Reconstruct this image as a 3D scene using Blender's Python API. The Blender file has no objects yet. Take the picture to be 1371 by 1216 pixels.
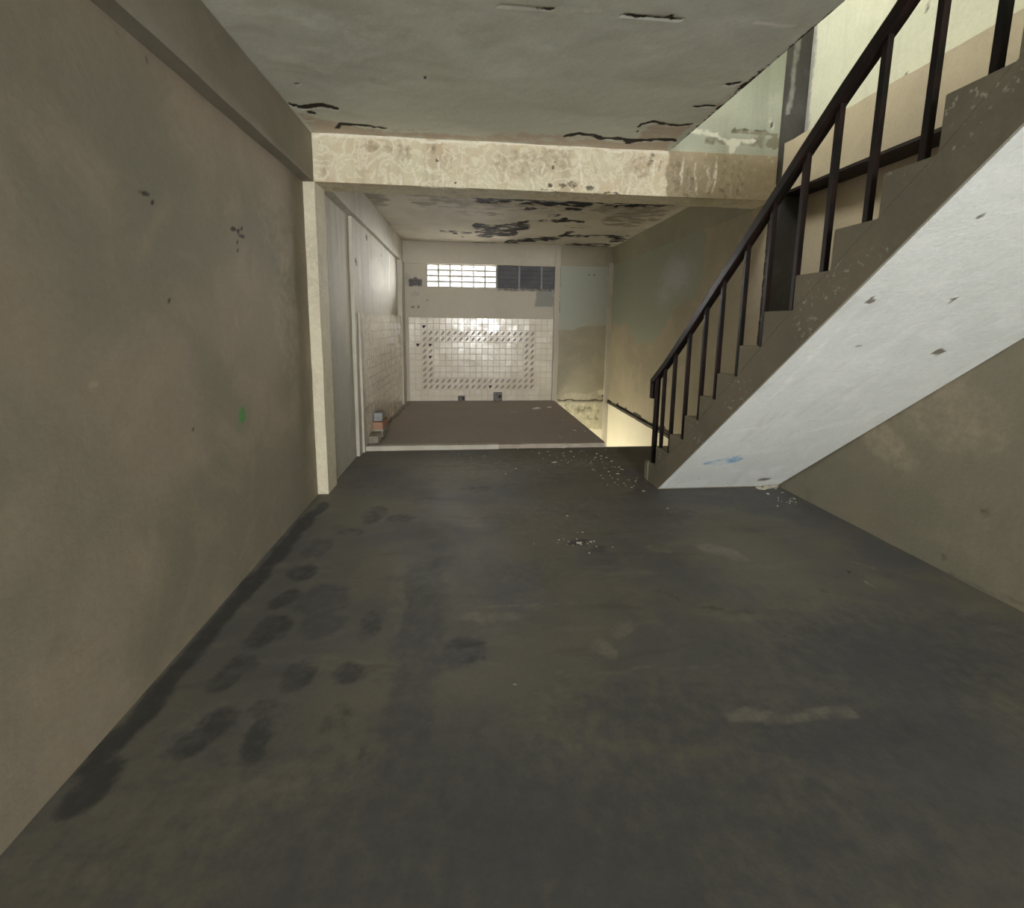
import bpy, math, random
import numpy as np
from mathutils import Matrix, Vector, noise as mnoise

random.seed(7)
SC = bpy.context.scene
COL = SC.collection

# ------------------------------------------------------------------ camera
cd = bpy.data.cameras.new('camera')
cam = bpy.data.objects.new('camera', cd)
COL.objects.link(cam)
cd.sensor_fit = 'HORIZONTAL'
cd.sensor_width = 36.0
cd.lens = 15.408
cd.shift_y = -0.0682
cd.clip_start = 0.05
m = Matrix(((0.995264, 0.000819, -0.097209), (-0.09639, 0.13806, -0.985722), (0.012613, 0.990424, 0.137485))).to_4x4()
m.translation = (0, 0, 1.485)
cam.matrix_world = m
SC.camera = cam

# ------------------------------------------------------------------ world, daylight, exposure
W = bpy.data.worlds.new('overcast'); SC.world = W
W.use_nodes = True
bg = W.node_tree.nodes['Background']
bg.inputs['Color'].default_value = (0.86, 0.93, 1.0, 1)
bg.inputs['Strength'].default_value = 6.0

def area(name, loc, target, sx, sy, power, color):
    d = bpy.data.lights.new(name, 'AREA')
    d.shape = 'RECTANGLE'; d.size = sx; d.size_y = sy; d.energy = power; d.color = color
    o = bpy.data.objects.new(name, d); COL.objects.link(o)
    o.location = loc
    o.rotation_euler = (Vector(target) - Vector(loc)).to_track_quat('-Z', 'Y').to_euler()
    return o

# daylight at the window and vents, unseen lamps added above and below
area('daylight_front_window', (0.8, -8.35, 1.55), (0.8, 3, 1.55), 2.8, 1.7, 720, (1.0, 0.99, 0.95))
area('daylight_vent_blocks', (0.5, 9.0, 2.75), (-0.5, 6.6, 1.7), 2.6, 1.2, 1500, (1.0, 0.99, 0.96))
area('daylight_upper_floor', (0.55, 3.25, 4.95), (2.8, 3.4, 2.7), 0.8, 0.7, 56, (1.0, 0.975, 0.84))  # hangs in the upper storey under the roof opening
area('daylight_lower_floor', (1.0, 7.0, -1.9), (2.6, 7.2, -0.5), 1.1, 1.1, 60, (1.0, 0.93, 0.72))  # added inside the closed lower storey to brighten the stairwell wall

SC.view_settings.view_transform = 'Standard'
SC.view_settings.look = 'None'
SC.view_settings.exposure = 0.0
SC.view_settings.gamma = 1.0
SC.view_settings.use_curve_mapping = False
SC.cycles.use_denoising = True
SC.cycles.max_bounces = 10
SC.cycles.diffuse_bounces = 7
SC.cycles.sample_clamp_indirect = 6.0

# ------------------------------------------------------------------ helpers: tags and links
def tag(o, label=None, cat=None, group=None, kind=None):
    if label: o['label'] = label
    if cat: o['category'] = cat
    if group: o['group'] = group
    if kind: o['kind'] = kind
    return o

def empty(name, loc, label, cat, group=None):
    o = bpy.data.objects.new(name, None); COL.objects.link(o)
    o.location = loc; o.empty_display_size = 0.1
    return tag(o, label, cat, group)

def link(name, me, mats, parent=None):
    o = bpy.data.objects.new(name, me); COL.objects.link(o)
    for mt in (mats if isinstance(mats, (list, tuple)) else [mats]):
        if len(me.materials) < (len(mats) if isinstance(mats, (list, tuple)) else 1):
            me.materials.append(mt)
    if parent is not None:
        o.parent = parent
        o.matrix_parent_inverse = Matrix.Translation(-Vector(parent.location))
    return o

# ------------------------------------------------------------------ helpers: numpy noise and painted wear, light and shade
_lat = np.random.RandomState(3).rand(256, 256)
def vnoise(u, v):
    iu = np.floor(u).astype(int); iv = np.floor(v).astype(int)
    fu = u - iu; fv = v - iv
    fu = fu * fu * (3 - 2 * fu); fv = fv * fv * (3 - 2 * fv)
    a = _lat[iu % 256, iv % 256]; b = _lat[(iu + 1) % 256, iv % 256]
    c = _lat[iu % 256, (iv + 1) % 256]; d = _lat[(iu + 1) % 256, (iv + 1) % 256]
    return (a * (1 - fu) + b * fu) * (1 - fv) + (c * (1 - fu) + d * fu) * fv
def fbm(u, v, s, seed=0, o=4):
    r = 0; amp = 0.5
    for k in range(o):
        r = r + amp * vnoise(u * s + 17.3 * seed + 31 * k, v * s + 5.7 * seed + 11 * k); s *= 2.03; amp *= 0.5
    return r / (1 - 0.5 ** o)
def sstep(a, b, x):
    t = np.clip((x - a) / (b - a), 0, 1); return t * t * (3 - 2 * t)

def paint(marks, u, v, warp=0.04, vs=1.0):
    """mask of wear and painted light on the surface's own metres; marks are blobs, strokes and polygons"""
    wu = u + warp * (fbm(u, v, 7, 1) - 0.5) * 2; wv = v + warp * (fbm(u, v, 7, 2) - 0.5) * 2
    f = np.zeros_like(u)
    wv = wv * vs
    for mk in marks:
        if vs != 1.0:
            if mk[0] in 'bg': mk = (mk[0], (mk[1][0], mk[1][1] * vs), (mk[2][0], mk[2][1] * vs), mk[3], mk[4])
            else: mk = (mk[0], [(q[0], q[1] * vs) for q in mk[1]], *mk[2:])
        if mk[0] == 'b':
            _, (cu, cv), (ru, rv), ang, s = mk
            a = math.radians(ang); du = wu - cu; dv = wv - cv
            x = (du * math.cos(a) + dv * math.sin(a)) / ru; y = (-du * math.sin(a) + dv * math.cos(a)) / rv
            val = s * sstep(1.25, 0.7, np.sqrt(x * x + y * y))
        elif mk[0] == 'g':
            _, (cu, cv), (ru, rv), ang, s = mk
            val = s * np.exp(-((wu - cu) / ru) ** 2 - ((wv - cv) / rv) ** 2)
        elif mk[0] == 'l':
            _, pts, w, s = mk
            d = np.full_like(u, 1e9)
            for (a0, a1), (b0, b1) in zip(pts[:-1], pts[1:]):
                du, dv = b0 - a0, b1 - a1; L2 = du * du + dv * dv + 1e-9
                t = np.clip(((wu - a0) * du + (wv - a1) * dv) / L2, 0, 1)
                d = np.minimum(d, np.hypot(wu - a0 - t * du, wv - a1 - t * dv))
            val = s * sstep(1.3 * w, 0.5 * w, d)
        else:
            _, pts, soft, s = mk
            d = np.full_like(u, 1e9); inside = np.zeros(u.shape, bool)
            n = len(pts)
            for i in range(n):
                a0, a1 = pts[i]; b0, b1 = pts[(i + 1) % n]
                du, dv = b0 - a0, b1 - a1; L2 = du * du + dv * dv + 1e-9
                t = np.clip(((wu - a0) * du + (wv - a1) * dv) / L2, 0, 1)
                d = np.minimum(d, np.hypot(wu - a0 - t * du, wv - a1 - t * dv))
                cond = ((a1 > wv) != (b1 > wv))
                with np.errstate(divide='ignore', invalid='ignore'):
                    xi = (b0 - a0) * (wv - a1) / (b1 - a1 + 1e-12) + a0
                inside ^= cond & (wu < xi)
            sd = np.where(inside, -d, d)
            val = s * sstep(soft, -soft, sd)
        f = np.maximum(f, val)
    return f

class Surf:
    """finely gridded face with wear and painted light attributes, extruded backwards to a solid"""
    def __init__(self):
        self.V = []; self.F = []; self.A = {'dark': [], 'alt': [], 'pale': []}; self.MI = []; self.n = 0
    def add(self, o, eu, ev, us, vs, res=0.025, dark=(), alt=(), pale=(), flip=False, thick=0.15, rough=0.004,
            carve=0.0, skew=None, warp=0.04, sag=None, shear=None, sq=1.0):
        o = np.array(o, float); eu = np.array(eu, float); ev = np.array(ev, float)
        nrm = np.cross(eu, ev); nrm /= np.linalg.norm(nrm)
        if flip: nrm = -nrm
        nu = max(2, int(round(abs(us[1] - us[0]) / res)) + 1); nv = max(2, int(round(abs(vs[1] - vs[0]) / res)) + 1)
        u, v = np.meshgrid(np.linspace(us[0], us[1], nu), np.linspace(vs[0], vs[1], nv), indexing='ij')
        D = paint(dark, u, v, warp, sq); A = paint(alt, u, v, warp, sq); P = paint(pale, u, v, warp, sq)
        edge = np.minimum.reduce([u - us[0], us[1] - u, v - vs[0], vs[1] - v])
        k = np.clip(edge / 0.05, 0, 1)
        h = rough * 2 * (fbm(u, v, 2.2, 5) - 0.5) + 0.25 * rough * (fbm(u, v, 14, 6) - 0.5) - carve * D
        h = h * k
        if skew is not None: h = h + skew(u, v)
        if sag is not None: h = h + sag(u, v)
        if shear is not None: u = shear(u, v)
        pts = (o[None, None] + u[..., None] * eu + v[..., None] * ev + h[..., None] * nrm).reshape(-1, 3)
        idx = np.arange(nu * nv).reshape(nu, nv) + self.n
        q = np.stack([idx[:-1, :-1], idx[1:, :-1], idx[1:, 1:], idx[:-1, 1:]], -1).reshape(-1, 4)
        if flip: q = q[:, ::-1]
        ring = np.concatenate([idx[:-1, 0], idx[-1, :-1], idx[1:, -1][::-1], idx[0, 1:][::-1]])
        bp = pts[ring - self.n] - nrm * thick
        self.V.append(pts); self.V.append(bp)
        for kx, a in (('dark', D), ('alt', A), ('pale', P)):
            self.A[kx].append(a.reshape(-1)); self.A[kx].append(a.reshape(-1)[ring - self.n] * 0)
        self.F += q.tolist()
        nb = len(ring); b0 = self.n + nu * nv
        for i in range(nb):
            j = (i + 1) % nb
            f = [ring[i], b0 + i, b0 + j, ring[j]]
            self.F.append([int(x) for x in (f if not flip else f[::-1])])
        cap = list(range(b0, b0 + nb))
        self.F.append(cap[::-1] if not flip else cap)
        self.n += nu * nv + nb
        return self
    def build(self, name, mat, parent=None, smooth=True):
        me = bpy.data.meshes.new(name)
        me.from_pydata(np.concatenate(self.V).tolist(), [], self.F)
        for k in self.A:
            at = me.attributes.new(k, 'FLOAT', 'POINT'); at.data.foreach_set('value', np.concatenate(self.A[k]).astype('f4'))
        me.materials.append(mat)
        o = link(name, me, mat, parent)
        return o

class MB:
    """plain mesh accumulator: boxes, prisms, bars"""
    def __init__(self): self.V = []; self.F = []; self.M = []
    def raw(self, vs, fs, mi=0):
        b = len(self.V); self.V += [tuple(x) for x in vs]
        for f in fs: self.F.append([b + i for i in f]); self.M.append(mi)
        return self
    def box(self, lo, hi, mi=0):
        (a, b, c), (d, e, f) = lo, hi
        return self.raw([(a, b, c), (d, b, c), (d, e, c), (a, e, c), (a, b, f), (d, b, f), (d, e, f), (a, e, f)],
                        [(0, 3, 2, 1), (4, 5, 6, 7), (0, 1, 5, 4), (1, 2, 6, 5), (2, 3, 7, 6), (3, 0, 4, 7)], mi)
    def prism_x(self, prof, x0, x1, mi=0):
        n = len(prof)
        if not callable(x1): xc = x1; x1 = lambda y: xc
        vs = [(x0, y, z) for y, z in prof] + [(x1(y), y, z) for y, z in prof]
        fs = [list(range(n))[::-1], list(range(n, 2 * n))]
        ar = sum(prof[i][0] * prof[(i + 1) % n][1] - prof[(i + 1) % n][0] * prof[i][1] for i in range(n))
        fs += [(i, (i + 1) % n, n + (i + 1) % n, n + i) for i in range(n)]
        if ar < 0: fs = [list(f)[::-1] for f in fs]
        return self.raw(vs, fs, mi)
    def build(self, name, mats, parent=None, bevel=0.0, seg=1):
        me = bpy.data.meshes.new(name)
        me.from_pydata(self.V, [], self.F)
        ms = mats if isinstance(mats, (list, tuple)) else [mats]
        for mt in ms: me.materials.append(mt)
        me.polygons.foreach_set('material_index', self.M)
        o = link(name, me, ms, parent)
        if bevel:
            md = o.modifiers.new('edge', 'BEVEL'); md.width = bevel; md.segments = seg; md.limit_method = 'ANGLE'
        return o

def hand_box(lo, hi, mat, name, parent=None, res=0.06, amp=0.006, mark=None):
    """plastered beam or column: subdivided box with slightly uneven faces and worn arrises"""
    import bmesh
    bm = bmesh.new()
    lo = Vector(lo); hi = Vector(hi); d = hi - lo
    n = [max(1, int(round(abs(d[i]) / res))) for i in range(3)]
    seen = {}
    def vert(i, j, k):
        key = (i, j, k)
        if key not in seen:
            p = Vector((lo.x + d.x * i / n[0], lo.y + d.y * j / n[1], lo.z + d.z * k / n[2]))
            onedge = (i in (0, n[0])) + (j in (0, n[1])) + (k in (0, n[2]))
            w = mnoise.noise_vector(p * 2.3) * amp + mnoise.noise_vector(p * 11) * amp * 0.35
            if onedge >= 2:
                c = lo + d * 0.5
                s = Vector([(-1 if p[q] > c[q] else 1) if (i, j, k)[q] in (0, n[q]) else 0 for q in range(3)])
                w += s * amp * max(0, mnoise.noise(p * 9) + 0.15) * 1.2
            seen[key] = bm.verts.new(p + w)
        return seen[key]
    for ax in range(3):
        a, b = [(1, 2), (2, 0), (0, 1)][ax]
        for side in (0, n[ax]):
            for i in range(n[a]):
                for j in range(n[b]):
                    def g(p, q):
                        t = [0, 0, 0]; t[ax] = side; t[a] = p; t[b] = q; return vert(*t)
                    f = [g(i, j), g(i + 1, j), g(i + 1, j + 1), g(i, j + 1)]
                    bm.faces.new(f if side else f[::-1])
    me = bpy.data.meshes.new(name); bm.to_mesh(me); bm.free()
    me.materials.append(mat)
    return link(name, me, mat, parent)

# ------------------------------------------------------------------ materials
class NT:
    def __init__(self, name):
        self.m = bpy.data.materials.new(name); self.m.use_nodes = True
        self.t = self.m.node_tree; self.b = self.t.nodes['Principled BSDF']
        g = self.t.nodes.new('ShaderNodeNewGeometry'); self.pos = g.outputs['Position']
    def val(self, sock, x):
        if hasattr(x, 'links') or isinstance(x, bpy.types.NodeSocket): self.t.links.new(x, sock)
        else: sock.default_value = x if not (isinstance(x, tuple) and len(x) == 3 and sock.type == 'RGBA') else (*x, 1)
    def scalev(self, s, off=(0, 0, 0)):
        n = self.t.nodes.new('ShaderNodeMapping'); self.t.links.new(self.pos, n.inputs['Vector'])
        n.inputs['Scale'].default_value = s; n.inputs['Location'].default_value = off; return n.outputs[0]
    def noise(self, s=1.0, detail=4, rough=0.55, vec=None, dist=0.0, off=0.0):
        n = self.t.nodes.new('ShaderNodeTexNoise')
        if vec is None: vec = self.scalev((1, 1, 1), (off, off * 0.7, off * 1.3))
        self.t.links.new(vec, n.inputs['Vector'])
        n.inputs['Scale'].default_value = s; n.inputs['Detail'].default_value = detail
        n.inputs['Roughness'].default_value = rough; n.inputs['Distortion'].default_value = dist
        return n.outputs['Fac']
    def step(self, x, a, b, lo=0.0, hi=1.0):
        n = self.t.nodes.new('ShaderNodeMapRange'); n.interpolation_type = 'SMOOTHSTEP'
        self.val(n.inputs['Value'], x)
        n.inputs['From Min'].default_value = a; n.inputs['From Max'].default_value = b
        n.inputs['To Min'].default_value = lo; n.inputs['To Max'].default_value = hi
        return n.outputs[0]
    def math(self, op, a, b=0.0):
        n = self.t.nodes.new('ShaderNodeMath'); n.operation = op
        self.val(n.inputs[0], a); self.val(n.inputs[1], b); return n.outputs[0]
    def mix(self, f, a, b, mode='MIX'):
        n = self.t.nodes.new('ShaderNodeMix'); n.data_type = 'RGBA'; n.blend_type = mode
        self.val(n.inputs[0], f); self.val(n.inputs[6], a); self.val(n.inputs[7], b); return n.outputs[2]
    def attr(self, name):
        n = self.t.nodes.new('ShaderNodeAttribute'); n.attribute_name = name; return n.outputs['Fac']
    def bump(self, h, strength=0.3, dist=0.01):
        n = self.t.nodes.new('ShaderNodeBump'); n.inputs['Strength'].default_value = strength; n.inputs['Distance'].default_value = dist
        self.val(n.inputs['Height'], h); self.t.links.new(n.outputs[0], self.b.inputs['Normal'])

def plaster(name, c1, c2, c3, dark=(0.03, 0.03, 0.028), alt=None, pale=None, s1=0.9, s2=4.0, rough=0.85, spec=0.3,
            streak=0.0, bump=0.25, edge=0.55, mott=0.55, off=0.0, peel=0.0, peelc=(0.8, 0.76, 0.6), rough2=None, soft=(0.30, 0.62), dsoft=None, wv=None, ws=16, fleck=None, scratch=None):
    dsoft = dsoft or soft
    n = NT(name)
    big = n.step(n.noise(s1, 3, 0.5, off=off), 0.36, 0.64)
    col = n.mix(big, c1, c2)
    med = n.step(n.noise(s2, 5, 0.6, dist=0.6, off=off + 3), 0.45, 0.72)
    col = n.mix(n.math('MULTIPLY', med, mott), col, c3)
    if streak:
        sv = n.noise(1.0, 4, 0.6, vec=n.scalev((7, 7, 0.5), (off, 0, 0)))
        col = n.mix(n.math('MULTIPLY', n.step(sv, 0.5, 0.72), streak), col, tuple(x * 0.55 for x in c2))
    grain = n.noise(45, 4, 0.7, off=off)
    if fleck:
        fm = n.math('MULTIPLY', n.step(n.noise(38, 2, 0.5, off=off + 4), 0.60, 0.66), n.step(n.noise(3.2, 3, 0.6, off=off + 5), 0.50, 0.62))
        col = n.mix(n.math('MULTIPLY', fm, 0.8), col, fleck)
    if scratch:
        sc_, cl, cd_ = scratch
        a1 = n.noise(1.0, 5, 0.65, vec=n.scalev(sc_, (off, 1, 2)), dist=0.4)
        col = n.mix(n.math('MULTIPLY', n.step(a1, 0.54, 0.72), 0.55), col, cl)
        a2 = n.noise(1.0, 5, 0.65, vec=n.scalev(sc_, (off + 9, 4, 7)), dist=0.4)
        col = n.mix(n.math('MULTIPLY', n.step(a2, 0.54, 0.70), 0.55), col, cd_)
    if peel:
        pn = n.noise(5.5, 6, 0.62, dist=1.4, off=off + 7)
        band = n.math('MULTIPLY', n.step(pn, 0.47, 0.50), n.step(pn, 0.56, 0.53))
        col = n.mix(n.math('MULTIPLY', band, peel), col, peelc)
    wob = n.math('MULTIPLY', n.math('SUBTRACT', n.noise(ws, 5, 0.65, off=off + 1) if wv is None else n.noise(1.0, 5, 0.65, vec=n.scalev(wv)), 0.5), edge * 2)
    def masked(a, so=soft):
        return n.step(n.math('ADD', a, n.math('MULTIPLY', wob, n.step(a, 0.02, 0.25))), so[0], so[1])
    if alt is not None:
        col = n.mix(masked(n.attr('alt')), col, alt)
    if pale is not None:
        col = n.mix(masked(n.attr('pale')), col, pale)
    dk = masked(n.attr('dark'), dsoft)
    col = n.mix(dk, col, dark)
    g = n.mix(1.0, col, n.mix(grain, (0.86, 0.86, 0.86), (1.14, 1.14, 1.14)), 'MULTIPLY')
    n.val(n.b.inputs['Base Color'], g)
    if rough2 is not None:
        n.val(n.b.inputs['Roughness'], n.step(n.noise(2.2, 4, 0.6, off=off + 9), 0.35, 0.7, rough2, rough))
    else:
        n.b.inputs['Roughness'].default_value = rough
    n.b.inputs['Specular IOR Level'].default_value = spec
    if bump:
        hgt = n.math('ADD', n.math('MULTIPLY', grain, 0.25), n.noise(9, 6, 0.6, off=off + 2))
        hgt = n.math('SUBTRACT', hgt, n.math('MULTIPLY', dk, 0.6))
        n.bump(hgt, bump, 0.012)
    return n.m

def simple(name, c1, c2, rough=0.6, s=6, metal=0.0, spec=0.5, bump=0.0):
    n = NT(name)
    f = n.step(n.noise(s, 5, 0.6), 0.35, 0.65)
    n.val(n.b.inputs['Base Color'], n.mix(f, c1, c2))
    n.b.inputs['Roughness'].default_value = rough; n.b.inputs['Metallic'].default_value = metal
    n.b.inputs['Specular IOR Level'].default_value = spec
    if bump: n.bump(n.noise(s * 6, 4, 0.6), bump, 0.006)
    return n.m

M_left = plaster('left wall plaster', (0.345, 0.295, 0.228), (0.262, 0.243, 0.188), (0.41, 0.34, 0.262), dark=(0.06, 0.055, 0.045), alt=(0.12, 0.32, 0.10), pale=(0.45, 0.385, 0.295), mott=0.6, s1=1.1, s2=2.4, soft=(0.1, 0.9), dsoft=(0.15, 0.7))
M_right = plaster('right wall plaster', (0.31, 0.275, 0.205), (0.265, 0.25, 0.185), (0.35, 0.295, 0.22), dark=(0.11, 0.09, 0.068), alt=(0.48, 0.405, 0.295), mott=0.5, off=5, s2=2.4, soft=(0.1, 0.95))
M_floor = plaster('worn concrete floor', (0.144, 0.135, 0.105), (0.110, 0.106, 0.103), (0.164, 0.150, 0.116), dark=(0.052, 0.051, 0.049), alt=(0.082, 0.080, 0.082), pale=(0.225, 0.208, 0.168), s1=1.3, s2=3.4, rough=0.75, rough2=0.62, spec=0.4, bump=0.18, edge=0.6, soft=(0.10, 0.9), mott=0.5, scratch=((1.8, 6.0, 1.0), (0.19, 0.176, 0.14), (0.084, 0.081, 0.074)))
M_plat = plaster('brown screed floor', (0.37, 0.325, 0.30), (0.34, 0.305, 0.285), (0.40, 0.35, 0.32), dark=(0.20, 0.175, 0.155), alt=(0.55, 0.50, 0.43), mott=0.4, rough=0.75, bump=0.1, off=2)
M_ceil = plaster('grey ceiling plaster', (0.77, 0.79, 0.70), (0.68, 0.705, 0.635), (0.80, 0.80, 0.715), dark=(0.045, 0.040, 0.033), alt=(0.62, 0.53, 0.44), pale=(0.87, 0.86, 0.80), mott=0.5, s2=2.4, off=1, edge=1.3, soft=(0.1, 0.9), dsoft=(0.35, 0.75), bump=0.05, wv=(9, 14, 3))
M_rceil = plaster('pale rear ceiling', (0.68, 0.64, 0.56), (0.55, 0.515, 0.45), (0.72, 0.685, 0.60), dark=(0.025, 0.023, 0.028), alt=(0.36, 0.32, 0.265), mott=0.6, off=4, edge=2.6, soft=(0.0, 1.0), dsoft=(0.40, 0.85), wv=(4.5, 8, 1))
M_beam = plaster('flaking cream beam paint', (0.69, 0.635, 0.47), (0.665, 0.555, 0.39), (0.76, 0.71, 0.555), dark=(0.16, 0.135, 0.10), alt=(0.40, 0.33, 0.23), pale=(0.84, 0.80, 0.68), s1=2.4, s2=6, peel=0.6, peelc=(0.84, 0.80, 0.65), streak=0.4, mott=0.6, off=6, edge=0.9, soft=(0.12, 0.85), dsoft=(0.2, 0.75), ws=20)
M_sbeam = plaster('grey side beam', (0.30, 0.275, 0.225), (0.25, 0.235, 0.185), (0.34, 0.305, 0.255), s1=1.4, mott=0.4, off=8)
M_rbeam = plaster('tan side beam', (0.46, 0.39, 0.28), (0.40, 0.335, 0.25), (0.52, 0.45, 0.33), dark=(0.02, 0.017, 0.014), s1=1.4, mott=0.4, off=9)
M_col = plaster('cream column paint', (0.660, 0.611, 0.473), (0.572, 0.528, 0.413), (0.726, 0.682, 0.539), s1=2.0, s2=7, streak=0.2, peel=0.3, off=3)
M_darkgrey = plaster('dark grey plaster', (0.105, 0.10, 0.095), (0.07, 0.066, 0.062), (0.13, 0.125, 0.12), dark=(0.03, 0.028, 0.025), alt=(0.30, 0.30, 0.285), pale=(0.30, 0.27, 0.21), streak=0.3, off=2, soft=(0.1, 0.9))  # dark grey with paler streaks, for the column and slab edge line
M_rear_left = plaster('rear left wall plaster', (0.56, 0.53, 0.455), (0.48, 0.46, 0.40), (0.63, 0.60, 0.52), dark=(0.12, 0.11, 0.09), alt=(0.43, 0.425, 0.37), pale=(0.76, 0.73, 0.64), streak=0.35, off=4, soft=(0.05, 1.0), dsoft=(0.2, 0.8))
M_rear_right = plaster('rear right wall plaster', (0.43, 0.38, 0.28), (0.36, 0.325, 0.24), (0.48, 0.42, 0.31), dark=(0.06, 0.055, 0.045), alt=(0.345, 0.365, 0.295), pale=(0.47, 0.485, 0.49), mott=0.5, off=3, edge=0.4, soft=(0.10, 0.85), dsoft=(0.2, 0.8))
M_back = plaster('rear wall plaster', (0.52, 0.48, 0.41), (0.48, 0.445, 0.375), (0.56, 0.52, 0.445), dark=(0.12, 0.115, 0.12), alt=(0.30, 0.30, 0.275), pale=(0.66, 0.62, 0.54), mott=0.4, off=2, soft=(0.1, 0.85), dsoft=(0.15, 0.85))
M_panel = plaster('green and tan panel', (0.40, 0.365, 0.285), (0.35, 0.33, 0.255), (0.44, 0.405, 0.315), dark=(0.06, 0.055, 0.045), alt=(0.44, 0.465, 0.41), pale=(0.58, 0.56, 0.44), mott=0.6, off=5, edge=0.35, soft=(0.12, 0.85))
M_lower = plaster('cream lower stairwell paint', (0.80, 0.76, 0.62), (0.76, 0.715, 0.575), (0.82, 0.785, 0.66), dark=(0.24, 0.215, 0.15), alt=(0.50, 0.475, 0.365), mott=0.3, off=7, edge=1.0, soft=(0.15, 0.85), dsoft=(0.3, 0.7), ws=9)
M_upper = plaster('cream upper wall paint', (0.64, 0.625, 0.50), (0.57, 0.565, 0.455), (0.69, 0.67, 0.55), dark=(0.12, 0.11, 0.09), alt=(0.30, 0.295, 0.275), mott=0.4, off=2, streak=0.25, soft=(0.1, 0.9))
M_green = plaster('peeling pale green paint', (0.44, 0.455, 0.375), (0.38, 0.395, 0.325), (0.50, 0.51, 0.425), dark=(0.12, 0.12, 0.095), alt=(0.24, 0.225, 0.165), pale=(0.72, 0.71, 0.61), mott=0.5, off=3, streak=0.25, edge=0.9, soft=(0.2, 0.8), ws=14)
M_white = plaster('white soffit paint', (0.729, 0.755, 0.739), (0.657, 0.683, 0.667), (0.781, 0.802, 0.791), dark=(0.20, 0.18, 0.15), alt=(0.18, 0.38, 0.60), pale=(0.84, 0.85, 0.84), mott=0.6, bump=0.6, rough=0.6, off=1, edge=0.8, soft=(0.1, 0.95), dsoft=(0.25, 0.75), scratch=((5, 1.3, 1.3), (0.80, 0.82, 0.81), (0.57, 0.585, 0.565)))
M_step = plaster('grey brown step concrete', (0.308, 0.272, 0.212), (0.254, 0.231, 0.181), (0.356, 0.313, 0.243), s1=1.6, s2=9, mott=0.4, off=2, pale=(0.50, 0.48, 0.42), dark=(0.10, 0.09, 0.07), fleck=(0.58, 0.56, 0.48))
M_kerb = plaster('browned kerb', (0.44, 0.385, 0.325), (0.37, 0.32, 0.27), (0.50, 0.45, 0.385), s1=4, s2=12, off=4)
M_olive = plaster('olive upper plaster', (0.36, 0.345, 0.265), (0.31, 0.305, 0.235), (0.41, 0.38, 0.29), mott=0.5, off=3)
M_trim = plaster('worn white edging', (0.56, 0.53, 0.46), (0.50, 0.47, 0.41), (0.62, 0.585, 0.51), dark=(0.14, 0.13, 0.11), streak=0.2, s1=3, off=2)
M_grout = simple('dirty grout', (0.58, 0.52, 0.43), (0.52, 0.46, 0.375), 0.9, 4)
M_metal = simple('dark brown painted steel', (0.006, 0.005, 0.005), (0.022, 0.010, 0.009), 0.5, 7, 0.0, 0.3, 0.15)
M_vent = simple('whitewashed vent block', (0.62, 0.59, 0.53), (0.52, 0.50, 0.45), 0.85, 5)
M_board = simple('blue grey louvre board', (0.13, 0.13, 0.145), (0.17, 0.17, 0.185), 0.7, 5)
M_board2 = simple('faded grey frame', (0.30, 0.30, 0.31), (0.24, 0.24, 0.25), 0.7, 5)
M_chip = simple('white plaster', (0.72, 0.70, 0.64), (0.58, 0.56, 0.50), 0.85, 20)
M_chipd = simple('grey mortar crumb', (0.24, 0.225, 0.19), (0.15, 0.14, 0.12), 0.9, 20)
M_brick = simple('fired clay brick', (0.42, 0.22, 0.14), (0.34, 0.20, 0.14), 0.9, 9, bump=0.4)
M_block = simple('blue grey concrete block', (0.25, 0.26, 0.26), (0.34, 0.35, 0.36), 0.9, 9, bump=0.4)
M_lump = simple('mortar smeared rubble', (0.22, 0.19, 0.15), (0.40, 0.38, 0.32), 0.9, 12, bump=0.6)
M_wood = simple('weathered splinter', (0.07, 0.06, 0.05), (0.11, 0.10, 0.08), 0.8, 14)
M_pvc = simple('grey drain stub', (0.19, 0.18, 0.17), (0.12, 0.115, 0.11), 0.7, 20)

X, Y, Z = (1, 0, 0), (0, 1, 0), (0, 0, 1)

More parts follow.
